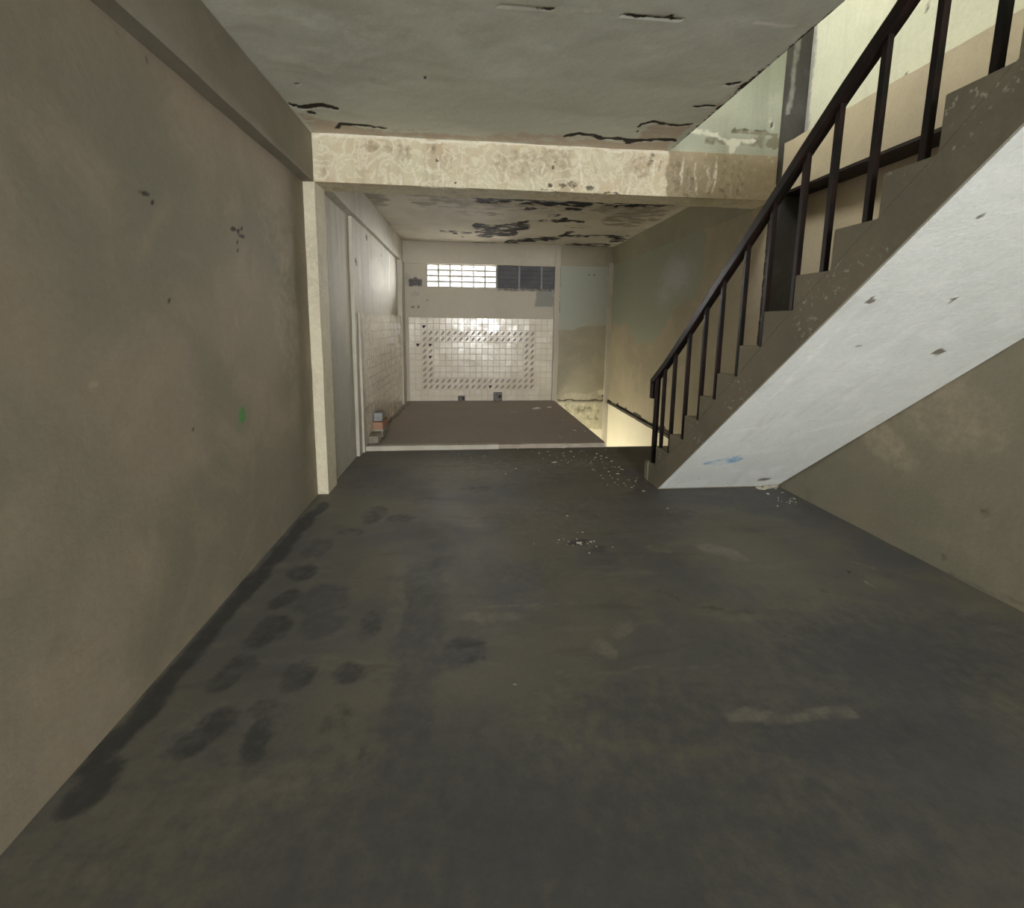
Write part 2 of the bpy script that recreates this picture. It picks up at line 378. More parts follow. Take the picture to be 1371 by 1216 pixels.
# ------------------------------------------------------------------ structure: floor
fl = Surf()
foot = [('b', (-0.993,2.527), (0.085, 0.10), 0, 0.65), ('b', (-0.982,2.284), (0.085, 0.10), 0, 0.68), ('b', (-0.973,2.034), (0.10, 0.12), 0, 0.65),
        ('b', (-0.722,1.737), (0.085, 0.09), 0, 0.65), ('b', (-0.502,1.759), (0.075, 0.07), 0, 0.58), ('b', (-0.490,2.038), (0.06, 0.12), 10, 0.50),
        ('b', (-0.973,1.819), (0.07, 0.07), 0, 0.50), ('b', (-1.023,1.762), (0.06, 0.08), 0, 0.50), ('b', (-0.952,1.549), (0.07, 0.07), 0, 0.65),
        ('b', (-0.749,1.457), (0.06, 0.10), 0, 0.65), ('b', (-0.990,1.455), (0.10, 0.05), 20, 0.58), ('b', (-0.775,1.575), (0.09, 0.05), 0, 0.43),
        ('b', (-1.006,2.835), (0.09, 0.14), 0, 0.43), ('b', (-0.738,3.308), (0.10, 0.16), 0, 0.54), ('b', (-0.524,3.240), (0.12, 0.07), 0, 0.50),
        ('b', (-0.839,3.044), (0.14, 0.08), 0, 0.36), ('b', (-0.490,1.519), (0.07, 0.09), 0, 0.36), ('b', (-0.356,1.363), (0.02, 0.03), 0, 0.58),
        ('b', (-0.012,1.871), (0.10, 0.03), 0, 0.58), ('b', (0.012,1.768), (0.08, 0.02), 0, 0.58), ('b', (0.750,2.778), (0.09, 0.05), 0, 0.65), ('b', (0.852,2.679), (0.07, 0.05), 0, 0.50),
        ('b', (2.979,3.051), (0.10, 0.03), 30, 0.50), ('b', (2.006,2.112), (0.03, 0.03), 0, 0.43), ('b', (0.041,1.926), (0.02, 0.02), 0, 0.43),
        ('g', (2.126,1.506), (0.2, 0.06), 0, 0.29), ('g', (1.946,1.674), (0.25, 0.05), 0, 0.25), ('g', (1.578,1.289), (0.2, 0.10), 0, 0.25),
        ('l', [(-1.190,3.536), (-1.219,3.038), (-1.225,2.545), (-1.232,2.158), (-1.237,1.819), (-1.241,1.570), (-1.244,1.408)], 0.06, 0.85),
        ('l', [(-1.209,1.393), (-1.215,1.287)], 0.06, 0.8),
        ('l', [(-0.089,3.807), (0.250,3.840)], 0.02, 0.45), ('l', [(1.059,2.206), (1.204,2.062), (1.487,1.978)], 0.015, 0.5),
        ('l', [(2.371,4.684), (1.704,3.985), (1.471,3.617)], 0.06, 0.4)]
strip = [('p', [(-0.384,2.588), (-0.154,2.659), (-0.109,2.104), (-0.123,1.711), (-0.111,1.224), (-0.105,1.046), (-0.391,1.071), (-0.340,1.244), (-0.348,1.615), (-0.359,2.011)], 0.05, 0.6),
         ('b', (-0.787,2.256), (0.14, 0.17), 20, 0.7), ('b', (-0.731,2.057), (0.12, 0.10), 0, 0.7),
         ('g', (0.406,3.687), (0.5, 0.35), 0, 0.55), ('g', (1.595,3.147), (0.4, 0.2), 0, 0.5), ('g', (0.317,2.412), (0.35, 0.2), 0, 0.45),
         ('g', (-0.915,4.147), (0.28, 0.45), 0, 0.6), ('g', (0.773,1.419), (0.8, 0.22), 0, 0.65), ('g', (1.937,1.629), (0.8, 0.4), 0, 0.8), ('g', (1.438,1.301), (0.9, 0.25), 0, 0.8), ('g', (0.368,1.040), (1.8, 0.45), 0, 0.75), ('g', (-0.857,1.438), (0.35, 0.2), 0, 0.5), ('b', (-0.029,1.834), (0.12, 0.10), 0, 0.7)]  # broad near blobs: dimmer foreground painted into the floor colour
lite = [('g', (0.55, 4.45), (1.3, 0.55), 0, 0.42), ('g', (0.7, 3.3), (0.9, 0.6), 0, 0.3), ('b', (1.647,2.601), (0.16, 0.08), -20, 0.6), ('b', (1.727,2.519), (0.08, 0.06), 0, 0.5), ('b', (0.101,2.058), (0.20, 0.05), 0, 0.45), ('b', (0.622,1.782), (0.05, 0.08), 30, 0.5),  # first two broad blobs: dust tone with the rear light painted in
        ('b', (1.254,2.650), (0.10, 0.05), 0, 0.4), ('l', [(1.006,1.406), (1.238,1.387), (1.493,1.392)], 0.03, 0.5), ('b', (1.206,4.428), (0.14, 0.10), 0, 0.55),
        ('l', [(-0.112,2.152), (0.285,2.146), (0.685,2.115)], 0.012, 0.4), ('l', [(0.353,1.652), (0.882,1.649), (1.084,1.641)], 0.012, 0.35), ('l', [(2.438,2.403), (2.504,2.311)], 0.02, 0.5),
        ('b', (0.742,1.923), (0.05, 0.10), -40, 0.4), ('b', (-0.398,2.251), (0.05, 0.35), 8, 0.3), ('l', [(2.869,2.218), (2.871,2.125)], 0.015, 0.5)]
fl.add((0, 0, 0), X, Y, (-1.45, 3.05), (0.35, 5.08), 0.022, dark=foot, alt=strip, pale=lite, thick=0.15, rough=0.004)
fl.add((0, 0, 0), X, Y, (-1.45, 3.05), (-8.6, 0.35), 0.3, thick=0.15, rough=0)
tag(fl.build('floor', M_floor), 'dark worn concrete floor of the front room with footprint stains', kind='structure')

# raised rear screed, solid down to the slab soffit
pl = Surf()
pl.add((0, 0, 0.051), X, Y, (-1.25, 1.60), (5.13, 8.12), 0.03, thick=0.2, rough=0.003,
       alt=[('b', (0.749,6.975), (0.10, 0.05), 0, 0.5)], dark=[('b', (0.107,5.261), (0.5, 0.10), 0, 0.25), ('l', [(-1.186,6.596), (-1.087,5.498), (-1.075,5.122)], 0.05, 0.7), ('l', [(-1.063,7.834), (-1.134,6.294)], 0.03, 0.6)])
MBp = MB().raw([(1.60, 5.13, 0.05), (1.665, 5.13, 0.05), (1.60, 8.1, 0.05), (1.60, 5.13, -0.15), (1.665, 5.13, -0.15), (1.60, 8.1, -0.15)],
               [(0, 1, 2), (3, 5, 4), (0, 3, 4, 1), (1, 4, 5, 2), (2, 5, 3, 0)])
p_o = tag(pl.build('floor_rear', M_plat), 'raised brown screed floor of the rear wash area', kind='structure')
p_o.name = 'floor.001'
MBp.build('floor_wedge', M_plat, p_o)
k = hand_box((-1.22, 5.05, -0.05), (0.35, 5.135, 0.056), M_trim, 'trim_1', res=0.05, amp=0.004)
tag(k, 'pale worn kerb strip along the front edge of the raised floor', kind='structure')
k2 = hand_box((0.34, 5.07, -0.05), (1.655, 5.14, 0.052), M_kerb, 'kerb_worn_end', k, res=0.05, amp=0.006)
tag(k2, 'dirtier browned right end of the kerb')

# ------------------------------------------------------------------ structure: ceilings
ce = Surf()
crk = [('l', [(-1.200,3.311), (-1.134,3.355), (-0.992,3.296), (-0.896,3.336)], 0.0135, 1.0), ('b', (-1.099,3.427), (0.035, 0.03), 0, 0.9), ('b', (-1.151,3.549), (0.03, 0.015), 0, 0.8),
       ('b', (-1.045,3.048), (0.025, 0.014), 0, 0.8), ('l', [(-0.986,3.652), (-0.931,3.569), (-0.812,3.566), (-0.707,3.578), (-0.625,3.606)], 0.0120, 0.9), ('l', [(-0.466,3.611), (-0.298,3.603)], 0.0060, 0.7),
       ('l', [(0.744,3.576), (0.837,3.523), (0.929,3.539), (1.033,3.567), (1.175,3.562), (1.271,3.578), (1.474,3.552), (1.624,3.547)], 0.0150, 1.0),
       ('b', (1.264,3.608), (0.05, 0.04), 0, 0.9), ('l', [(1.266,3.441), (1.246,3.317), (1.312,3.260), (1.375,3.276), (1.497,3.285), (1.598,3.260)], 0.0090, 1.0),
       ('l', [(1.486,2.997), (1.607,2.981)], 0.0060, 1.0), ('l', [(1.547,2.714), (1.608,2.698)], 0.0060, 1.0), ('l', [(0.707,2.212), (0.852,2.221), (1.006,2.218)], 0.0060, 0.9),
       ('b', (-0.270,2.878), (0.012, 0.03), 0, 0.5), ('l', [(0.144,2.224), (0.393,2.219)], 0.0045, 0.5),
       ('l', [(1.672,2.027), (1.662,2.211), (1.656,2.500), (1.666,3.036), (1.672,3.645)], 0.0188, 0.75)]
spal = [('p', [(0.747,3.590), (1.041,3.594), (1.311,3.602), (1.602,3.564), (1.651,3.807), (1.001,3.795)], 0.02, 0.9), ('p', [(1.278,3.440), (1.322,3.283), (1.610,3.283), (1.605,3.507), (1.347,3.540)], 0.02, 0.9),
        ('p', [(-1.206,3.418), (-1.186,3.730), (-1.088,3.771), (-0.164,3.736), (0.552,3.731), (-0.160,3.652), (-0.878,3.612)], 0.03, 0.9), ('p', [(-0.164,3.736), (0.296,3.566), (0.872,3.546), (1.523,3.664), (1.651,3.807), (0.556,3.760)], 0.03, 0.7), ('l', [(1.671,2.403), (1.654,3.017)], 0.05, 0.4)]
wht = [('l', [(1.368,2.207), (1.564,2.211)], 0.007, 0.8), ('l', [(0.491,2.217), (0.614,2.213)], 0.006, 0.8), ('l', [(-0.228,2.234), (-0.128,2.236)], 0.008, 0.7), ('l', [(-0.461,2.490), (-0.420,2.491)], 0.006, 0.6), ('l', [(-0.848,2.463), (-0.591,2.500)], 0.005, 0.35)]
ce.add((0, 0, 2.925), X, Y, (-1.3, 1.665), (0.6, 3.80), 0.02, dark=crk, alt=spal, pale=wht, flip=True, thick=0.2, rough=0.008, carve=0.004, warp=0.02, sq=0.5)
ce.add((0, 0, 2.925), X, Y, (-1.3, 3.1), (-8.6, 0.6), 0.3, flip=True, thick=0.2, rough=0)
tag(ce.build('ceiling', M_ceil), 'grey plaster ceiling slab with black cracks beside the cross beam', kind='structure')
rc = Surf()
rcr = [('l', [(0.034,5.212), (0.190,5.343), (0.345,5.320), (0.623,5.312), (0.935,5.331)], 0.03, 1.0), ('b', (0.215,5.308), (0.09, 0.10), 0, 1.0),
       ('l', [(0.935,5.331), (1.238,5.287), (1.486,5.218), (1.838,5.199), (2.418,5.179)], 0.045, 1.0), ('b', (1.340,5.337), (0.13, 0.13), 0, 1.0), ('b', (1.284,5.554), (0.12, 0.06), 0, 0.9), ('b', (1.768,5.308), (0.06, 0.1), 0, 0.9),
       ('l', [(-0.437,7.119), (-0.209,7.139), (0.023,7.275)], 0.025, 0.9), ('l', [(-0.269,7.205), (-0.099,7.605)], 0.02, 0.9),
       ('l', [(0.087,6.717), (0.409,6.769), (0.810,6.409)], 0.05, 0.95), ('l', [(0.137,7.027), (0.540,7.018), (0.848,6.699)], 0.05, 0.95), ('l', [(0.206,7.428), (0.729,7.160)], 0.06, 0.9), ('b', (0.737,6.516), (0.1, 0.18), 0, 1.0), ('b', (0.253,7.064), (0.07, 0.2), 0, 0.8),
       ('b', (0.996,6.242), (0.06, 0.08), 0, 0.8), ('b', (1.272,6.110), (0.06, 0.12), 0, 0.9), ('l', [(1.120,6.178), (1.565,6.199)], 0.02, 0.8), ('l', [(1.028,5.896), (1.151,5.918)], 0.02, 0.8), ('l', [(0.683,5.571), (0.823,5.586)], 0.02, 0.8),
       ('l', [(0.674,7.884), (1.093,7.605), (1.452,7.479), (1.541,7.028)], 0.07, 0.85), ('b', (0.738,7.873), (0.12, 0.2), 0, 0.9), ('b', (1.508,7.153), (0.06, 0.2), 0, 0.8),
       ('l', [(1.580,7.202), (2.514,7.110)], 0.03, 0.8), ('b', (2.467,7.443), (0.16, 0.22), 0, 0.9), ('l', [(-0.912,8.300), (0.159,8.118), (0.966,8.131)], 0.04, 0.6), ('l', [(1.759,7.995), (2.499,7.945)], 0.05, 0.8)]
rst = [('b', (-0.069,5.349), (0.5, 0.18), 0, 0.6), ('b', (0.115,5.915), (0.3, 0.15), 0, 0.5), ('b', (2.161,5.805), (0.35, 0.6), 0, 0.75), ('b', (-1.264,5.429), (0.3, 0.4), 0, 0.8), ('l', [(-0.567,5.239), (2.405,5.248)], 0.14, 0.5), ('b', (1.583,6.482), (0.25, 0.1), 0, 0.3)]
rc.add((0, 0, 2.891), X, Y, (-1.35, 2.75), (3.98, 8.2), 0.025, dark=rcr, alt=rst, flip=True, thick=0.2, rough=0.006, carve=0.006, warp=0.06, sq=0.28)
o = tag(rc.build('ceiling_rear', M_rceil), 'pale rear ceiling with blackened peeling streaks', kind='structure'); o.name = 'ceiling.001'

# ------------------------------------------------------------------ structure: front room walls
wl = Surf()
lm = [('l', [(2.647,1.987), (2.701,1.978), (2.756,2.018)], 0.008, 0.9), ('l', [(2.701,1.978), (2.775,1.972)], 0.008, 0.9), ('b', (2.686,1.927), (0.012, 0.010), 0, 0.7), ('b', (2.687,1.882), (0.006, 0.008), 0, 0.7),
      ('b', (2.059,1.818), (0.008, 0.014), 0, 0.8), ('l', [(1.970,1.986), (2.030,1.964)], 0.010, 0.8), ('b', (2.074,1.560), (0.008, 0.008), 0, 0.7), ('b', (2.154,0.978), (0.010, 0.010), 0, 0.7), ('b', (2.079,2.521), (0.015, 0.02), 0, 0.4),
      ('l', [(1.866,2.534), (2.229,2.554), (2.646,2.561)], 0.005, 0.3)]
lp = [('b', (3.328,1.534), (0.25, 0.5), 0, 0.35), ('b', (3.227,2.131), (0.3, 0.3), 0, 0.3), ('l', [(2.617,1.499), (2.608,1.374)], 0.008, 0.7), ('l', [(1.630,1.260), (1.667,1.252)], 0.006, 0.7)]
wl.add((-1.298, 0, 0), Y, Z, (0.2, 3.90), (-0.02, 2.6), 0.022, dark=lm, alt=[('b', (2.604,0.943), (0.04, 0.05), 0, 0.85), ('b', (2.563,0.883), (0.025, 0.03), 0, 0.5)], pale=lp, thick=0.15, rough=0.006, warp=0.012)
wl.add((-1.298, 0, 0), Y, Z, (-8.6, 0.2), (-0.02, 2.6), 0.3, thick=0.15, rough=0)
tag(wl.build('wall_left', M_left), 'tan olive plaster wall on the left with a green paint dab', kind='structure')
wr = Surf()
sk = lambda u, v: -0.0228 * (3.76 - u)
rm = [('b', (2.116,0.465), (0.05, 0.04), 0, 0.45), ('b', (2.258,0.098), (0.05, 0.03), 0, 0.4), ('l', [(3.636,-0.030), (3.051,-0.041), (2.383,-0.019), (1.875,0.028)], 0.02, 0.4)]
wr.add((2.885, 0, 0), Y, Z, (0.2, 3.90), (-0.02, 2.8), 0.03, dark=rm, alt=[('p', [(3.8, 1.2), (3.8, 2.7), (1.2, 2.7), (1.2, 2.2), (2.3, 1.7)], 0.06, 1.0), ('b', (2.483,1.014), (0.5, 0.25), 20, 0.4), ('b', (2.748,0.697), (0.3, 0.12), 30, 0.5)], flip=True, thick=0.15, rough=0.006, skew=sk)  # tan polygon above the stair: partly other paint, partly painted light
wr.add((2.885, 0, 0), Y, Z, (-8.6, 0.2), (-0.02, 3.0), 0.3, flip=True, thick=0.15, rough=0, skew=sk)
tag(wr.build('wall_right', M_right), 'olive tan plaster wall on the right under the stair', kind='structure')
# street facade behind the viewer, with its window opening
wf = MB()
wf.box((-1.45, -8.7, -0.15), (3.15, -8.5, 0.70)).box((-1.45, -8.7, 2.25), (3.15, -8.5, 3.0)).box((-1.45, -8.7, 0.70), (-0.7, -8.5, 2.25)).box((2.1, -8.7, 0.70), (3.15, -8.5, 2.25))
tag(wf.build('wall_front', M_left), 'street side wall with a wide window opening', kind='structure')

# beams and columns
o = hand_box((-1.30, 3.76, 2.566), (2.66, 4.02, 2.935), M_beam, 'trim_2', res=0.04, amp=0.006)
tag(o, 'cream flaking cross beam between the front room and the rear bay', kind='structure')
bf = Surf()
rb = random.Random(21)
b_tan = [('p', [(1.655, 2.5), (2.7, 2.5), (2.7, 3.0), (1.655, 3.0)], 0.02, 0.85), ('b', (0.437,2.759), (0.28, 0.12), 0, 0.38), ('b', (0.682,2.811), (0.12, 0.12), 0, 0.4), ('b', (-0.759,2.844), (0.06, 0.04), 0, 0.6), ('b', (-0.633,2.833), (0.05, 0.03), 0, 0.5), ('b', (-0.518,2.811), (0.08, 0.06), 0, 0.45), ('b', (-0.284,2.850), (0.03, 0.05), 0, 0.5), ('b', (-1.135,2.672), (0.03, 0.09), 0, 0.4), ('b', (-0.166,2.772), (0.04, 0.1), 0, 0.35), ('b', (1.444,2.787), (0.12, 0.1), 0, 0.4)]  # large polygon paints the stair's shadow as a browner tone
b_pale = [('l', [(-1.186,2.910), (-0.631,2.911), (0.072,2.912), (0.804,2.914), (1.630,2.919)], 0.016, 0.75)]
b_dark = [('b', (-0.244,2.762), (0.012, 0.012), 0, 0.9), ('b', (-0.120,2.609), (0.012, 0.010), 0, 0.8), ('b', (0.684,2.759), (0.012, 0.02), 0, 0.7), ('b', (0.695,2.794), (0.01, 0.01), 0, 0.7), ('b', (0.675,2.607), (0.02, 0.02), 0, 0.9), ('b', (0.762,2.622), (0.03, 0.02), 0, 0.75), ('b', (0.844,2.637), (0.05, 0.03), 0, 0.6), ('b', (1.003,2.608), (0.04, 0.02), 0, 0.6), ('l', [(0.595,2.568), (1.326,2.562)], 0.010, 0.6), ('b', (-0.284,2.867), (0.025, 0.02), 0, 0.45), ('b', (1.505,2.848), (0.03, 0.08), 0, 0.4), ('b', (1.598,2.811), (0.02, 0.08), 0, 0.4)]
for i in range(26):
    x_ = rb.uniform(-0.6, 1.6); z_ = rb.uniform(2.62, 2.86); b_pale.append(('l', [(x_, z_), (x_ + rb.uniform(-0.03, 0.03), z_ - rb.uniform(0.03, 0.14))], rb.uniform(0.008, 0.016), rb.uniform(0.4, 0.75)))
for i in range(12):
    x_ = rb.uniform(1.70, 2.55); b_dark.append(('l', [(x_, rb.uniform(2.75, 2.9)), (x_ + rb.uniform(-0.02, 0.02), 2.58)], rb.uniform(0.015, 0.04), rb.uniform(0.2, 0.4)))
for i in range(8):
    x_ = rb.uniform(1.70, 2.1); b_pale.append(('l', [(x_, rb.uniform(2.7, 2.9)), (x_ + rb.uniform(-0.05, 0.05), rb.uniform(2.6, 2.7))], 0.012, rb.uniform(0.3, 0.55)))
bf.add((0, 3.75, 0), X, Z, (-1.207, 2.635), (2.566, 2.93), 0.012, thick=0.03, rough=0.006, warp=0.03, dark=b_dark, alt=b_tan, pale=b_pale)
bf.build('beam_face', M_beam, o)['label'] = 'front face with flaking cream paint, browner with painted stair shadow beyond the slab edge'
o = hand_box((-1.42, -8.5, 2.566), (-1.212, 3.78, 2.96), M_sbeam, 'trim_3', res=0.08, amp=0.006)
tag(o, 'grey brown beam running along the top of the left wall', kind='structure')
o = hand_box((-1.42, 3.76, -0.02), (-1.209, 4.005, 2.575), M_col, 'trim_4', res=0.05, amp=0.004)
tag(o, 'cream painted column standing out of the left wall', kind='structure')
o = hand_box((2.69, 0.0, 2.62), (2.97, 3.78, 3.04), M_rbeam, 'trim_5', res=0.06, amp=0.005)
tag(o, 'tan beam along the right wall behind the stair railing', kind='structure')
hand_box((2.684, 0.0, 2.606), (2.90, 3.752, 2.628), M_metal, 'dark_underside', o, res=0.1, amp=0.002)['label'] = 'dark strip under the beam, its shade painted in'  # strip added to paint the shade under the beam
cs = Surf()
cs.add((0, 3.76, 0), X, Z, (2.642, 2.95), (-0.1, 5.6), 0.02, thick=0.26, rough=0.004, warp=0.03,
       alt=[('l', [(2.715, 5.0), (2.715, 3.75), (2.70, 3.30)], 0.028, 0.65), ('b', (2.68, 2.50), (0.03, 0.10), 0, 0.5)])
tag(cs.build('trim_6', M_darkgrey), 'dark grey column at the right wall by the stair', kind='structure')
cw_ = Surf()
cw_.add((2.632, 0, 0), Y, Z, (3.762, 4.03), (-0.1, 2.60), 0.03, thick=0.02, flip=True, rough=0.003, warp=0.01, dark=[('l', [(3.79, -0.1), (3.79, 2.6)], 0.012, 0.8)])
o = cw_.build('column_side', M_rbeam, bpy.data.objects['trim_6'])
tag(o, 'tan plastered inner side of the column')

# ------------------------------------------------------------------ structure: upper stairwell
ug = Surf()
ug.add((0, 3.765, 0), X, Z, (1.45, 2.66), (2.93, 5.6), 0.02, thick=0.2, rough=0.005, warp=0.05,
       alt=[('l', [(2.014,3.050), (2.348,3.037), (2.617,3.062)], 0.05, 0.6), ('l', [(2.239,3.138), (2.408,3.123), (2.611,3.121)], 0.02, 0.8), ('b', (2.591,3.049), (0.06, 0.05), 0, 0.9)],
       dark=[('b', (2.541,3.213), (0.016, 0.03), 0, 1.0), ('l', [(2.206,3.130), (2.339,3.143), (2.509,3.122)], 0.012, 0.6), ('b', (2.123,3.096), (0.012, 0.012), 0, 0.9)],
       pale=[('l', [(1.847,3.094), (2.045,3.081), (2.180,3.052)], 0.025, 0.8), ('b', (2.248,3.032), (0.09, 0.05), 0, 0.9), ('b', (2.381,3.050), (0.07, 0.03), 0, 0.8), ('b', (2.248,2.954), (0.03, 0.04), 0, 0.8), ('l', [(2.530,3.253), (2.560,3.154)], 0.03, 0.5)])
tag(ug.build('wall_back', M_green), 'peeling pale green wall above the cross beam in the stairwell', kind='structure')
uw = Surf()
uw.add((2.86, 0, 0), Y, Z, (-0.2, 3.80), (3.02, 5.6), 0.03, flip=True, thick=0.15, rough=0.004, warp=0.03,
       dark=[('b', (2.774,3.490), (0.022, 0.025), 0, 0.8), ('b', (2.864,3.146), (0.02, 0.015), 0, 0.7)], alt=[('p', [(3.80, 3.0), (3.80, 5.6), (3.735, 5.6), (3.715, 3.0)], 0.03, 0.9)])
o = uw.build('wall_right_upper', M_upper); o.name = 'wall_right.001'
tag(o, 'cream wall of the upper storey at the top right', kind='structure')
ub = MB().box((-1.45, -8.5, 5.6), (3.1, 2.0, 5.8)).box((-1.45, 2.0, 5.6), (-0.2, 4.0, 5.8)).box((-0.2, 3.75, 5.6), (3.1, 4.0, 5.8)).box((1.4, 2.0, 5.6), (3.1, 3.75, 5.8)).box((-0.2, 2.0, 5.6), (1.4, 2.3, 5.8))  # unseen opening, added so that light falls on the stairwell wall
tag(ub.build('roof', M_upper), 'roof slab over the upper storey with an opening added to light the stairwell', kind='structure')
us = MB().box((-1.45, -8.7, 2.9), (-1.3, 4.0, 5.8)).box((-1.45, -8.7, 2.9), (3.1, -8.5, 5.8)).box((-1.3, 3.80, 2.95), (1.46, 3.98, 5.7)).box((2.9, -8.6, 3.0), (3.1, -0.1, 5.7))
o = us.build('wall_left_upper', M_upper); o.name = 'wall_left.002'
tag(o, 'cream upper storey enclosure above the left beam', kind='structure')

# ------------------------------------------------------------------ structure: rear bay
rl = Surf()
rl.add((-1.245, 0, 0), Y, Z, (3.98, 4.95), (-0.02, 2.6), 0.03, thick=0.15, rough=0.005, alt=[('b', (4.401,0.533), (0.5, 0.9), 0, 0.6)], dark=[('l', [(4.04, 0), (4.04, 2.5)], 0.035, 0.7)])
rl.add((-1.210, 0, 0), Y, Z, (4.86, 8.2), (-0.02, 2.6), 0.03, thick=0.10, rough=0.005,
       dark=[('b', (4.996,2.125), (0.03, 0.05), 0, 0.8), ('b', (5.532,2.456), (0.05, 0.03), 0, 0.8), ('l', [(4.853,2.407), (4.815,1.720)], 0.012, 0.5), ('b', (6.426,2.408), (0.10, 0.02), 0, 0.5)],
       pale=[('b', (6.078,2.079), (0.5, 0.25), 0, 0.5), ('l', [(7.074,2.460), (6.944,2.001)], 0.04, 0.7), ('l', [(5.134,2.184), (5.116,1.818)], 0.05, 0.4)])  # broad blob paints the light from the vents onto the plaster
o = rl.build('wall_left_rear', M_rear_left); o.name = 'wall_left.001'
tag(o, 'pale streaked wall on the left of the rear bay', kind='structure')
wl1 = o
o = hand_box((-1.42, 4.00, 2.522), (-1.158, 8.2, 2.93), M_rear_left, 'trim_7', res=0.08, amp=0.006)
for v_ in o.data.vertices:
    if v_.co.z < 2.7: v_.co.z += 0.05 * (8.2 - v_.co.y) / 4.2
tag(o, 'beam along the top of the rear left wall', kind='structure')
o = hand_box((-1.215, 7.72, 0.04), (-1.135, 8.10, 2.525), M_trim, 'trim_8', res=0.08, amp=0.003)
tag(o, 'narrow pale pilaster in the rear left corner', kind='structure')
o = hand_box((-1.23, 4.99, 0.0), (-1.185, 5.085, 1.585), M_trim, 'trim_9', res=0.05, amp=0.004)
tag(o, 'grey white edging at the near end of the left tiles', kind='structure')

bw = Surf()
K0 = 8.08
bw.add((0, K0, 0), X, Z, (-1.35, 1.60), (-0.1, 2.111), 0.03, thick=0.14, rough=0.003,
       alt=[('p', [(1.233,2.126), (1.537,2.132), (1.546,1.795), (1.199,1.789)], 0.02, 0.9), ('b', (-0.954,1.978), (0.09, 0.05), 0, 0.4)],
       dark=[('b', (-1.004,1.754), (0.02, 0.025), 0, 1.0), ('b', (-0.899,1.756), (0.02, 0.025), 0, 1.0), ('b', (-0.746,1.863), (0.012, 0.012), 0, 0.7), ('l', [(0.537,2.099), (0.973,2.094), (1.524,2.105)], 0.04, 0.6)], warp=0.01)
bw.add((0, K0, 0), X, Z, (-1.35, -0.750), (2.111, 2.53), 0.03, thick=0.14, rough=0.002, dark=[('p', [(-1.067,2.248), (-0.819,2.253), (-0.821,2.098), (-1.070,2.093)], 0.015, 0.8)], alt=[('b', (-1.094,2.157), (0.1, 0.2), 0, 0.4)])
bw.add((0, K0, 0), X, Z, (1.64, 2.75), (-0.01, 2.53), 0.03, thick=0.14, rough=0.003, warp=0.02)
back = tag(bw.build('wall_back_rear', M_back), 'rear wall with tiles below and vent blocks above', kind='structure'); back.name = 'wall_back.001'
o = hand_box((-1.20, 8.055, 2.513), (1.62, 8.22, 2.93), M_back, 'trim_10', res=0.08, amp=0.004)
tag(o, 'plastered beam above the vent blocks', kind='structure')
o = hand_box((1.60, 8.06, 2.535), (2.70, 8.22, 2.93), M_panel, 'trim_11', res=0.08, amp=0.005)
tag(o, 'greenish beam over the rear right panel', kind='structure')
pn = Surf()
pn.add((0, 8.072, 0), X, Z, (1.60, 2.70), (0.0, 2.545), 0.02, thick=0.02, rough=0.003, warp=0.03,
       alt=[('p', [(1.5, 2.7), (2.8, 2.7), (2.606,1.467), (2.390,1.464), (2.177,1.448), (1.895,1.389), (1.655,1.387)], 0.03, 1.0)],
       dark=[('b', (2.562,0.118), (0.035, 0.035), 0, 1.0), ('b', (2.185,2.373), (0.02, 0.012), 0, 0.8), ('b', (2.283,2.389), (0.02, 0.012), 0, 0.8), ('l', [(1.677,0.049), (2.668,0.045)], 0.015, 0.9), ('l', [(1.645, 0.0), (1.645, 2.5)], 0.012, 0.5)],
       pale=[('l', [(1.862,0.135), (2.298,0.133), (2.529,0.220)], 0.07, 0.4), ('b', (2.515,0.191), (0.07, 0.06), 0, 0.8), ('b', (2.201,2.694), (0.2, 0.1), 0, 0.3)])
pn.build('panel_face', M_panel, back)['label'] = 'pale green upper and tan lower wall panel'
o = hand_box((1.553, 8.03, 0.0), (1.652, 8.12, 2.89), M_back, 'trim_12', res=0.06, amp=0.008)
tag(o, 'rough chipped pilaster between tiles and green panel', kind='structure')
o = hand_box((2.555, 8.01, -2.9), (2.66, 8.12, 2.60), M_trim, 'trim_13', res=0.08, amp=0.004)
tag(o, 'pale corner post at the rear right, running down the stairwell', kind='structure')

rr = Surf()
rr.add((2.633, 0, 0), Y, Z, (3.98, 8.2), (0.0, 3.0), 0.03, flip=True, thick=0.15, rough=0.005, warp=0.06,
       alt=[('p', [(9.116,3.047), (8.153,2.983), (6.191,2.925), (4.916,2.864), (4.836,2.284), (4.864,2.025), (5.038,1.818), (5.459,1.711), (5.705,1.462), (6.160,1.210), (6.736,1.206), (7.100,1.461), (7.953,1.523), (8.891,1.401)], 0.03, 1.0)],
       pale=[('g', (5.517,2.127), (0.50, 0.26), 0, 0.85), ('g', (5.810,1.892), (0.35, 0.2), 0, 0.6)],  # soft blobs paint a bluish highlight onto the wall
       dark=[('b', (5.276,2.769), (0.02, 0.05), 0, 0.8), ('b', (4.146,2.718), (0.5, 0.1), 0, 0.3), ('l', [(8.107,0.040), (6.335,0.052), (5.341,0.094)], 0.03, 1.0)])
o = rr.build('wall_right_rear', M_rear_right); o.name = 'wall_right.002'
tag(o, 'rear right wall with green paint over tan plaster', kind='structure')
o = hand_box((2.622, 4.0, 2.56), (2.70, 8.1, 2.95), M_olive, 'trim_14', res=0.1, amp=0.003)
tag(o, 'shallow beam along the top of the rear right wall', kind='structure')
o = hand_box((2.610, 5.0, 0.005), (2.70, 8.05, 0.045), M_darkgrey, 'trim_15', res=0.08, amp=0.004)
tag(o, 'dark slab edge line on the wall of the stair opening', kind='structure')

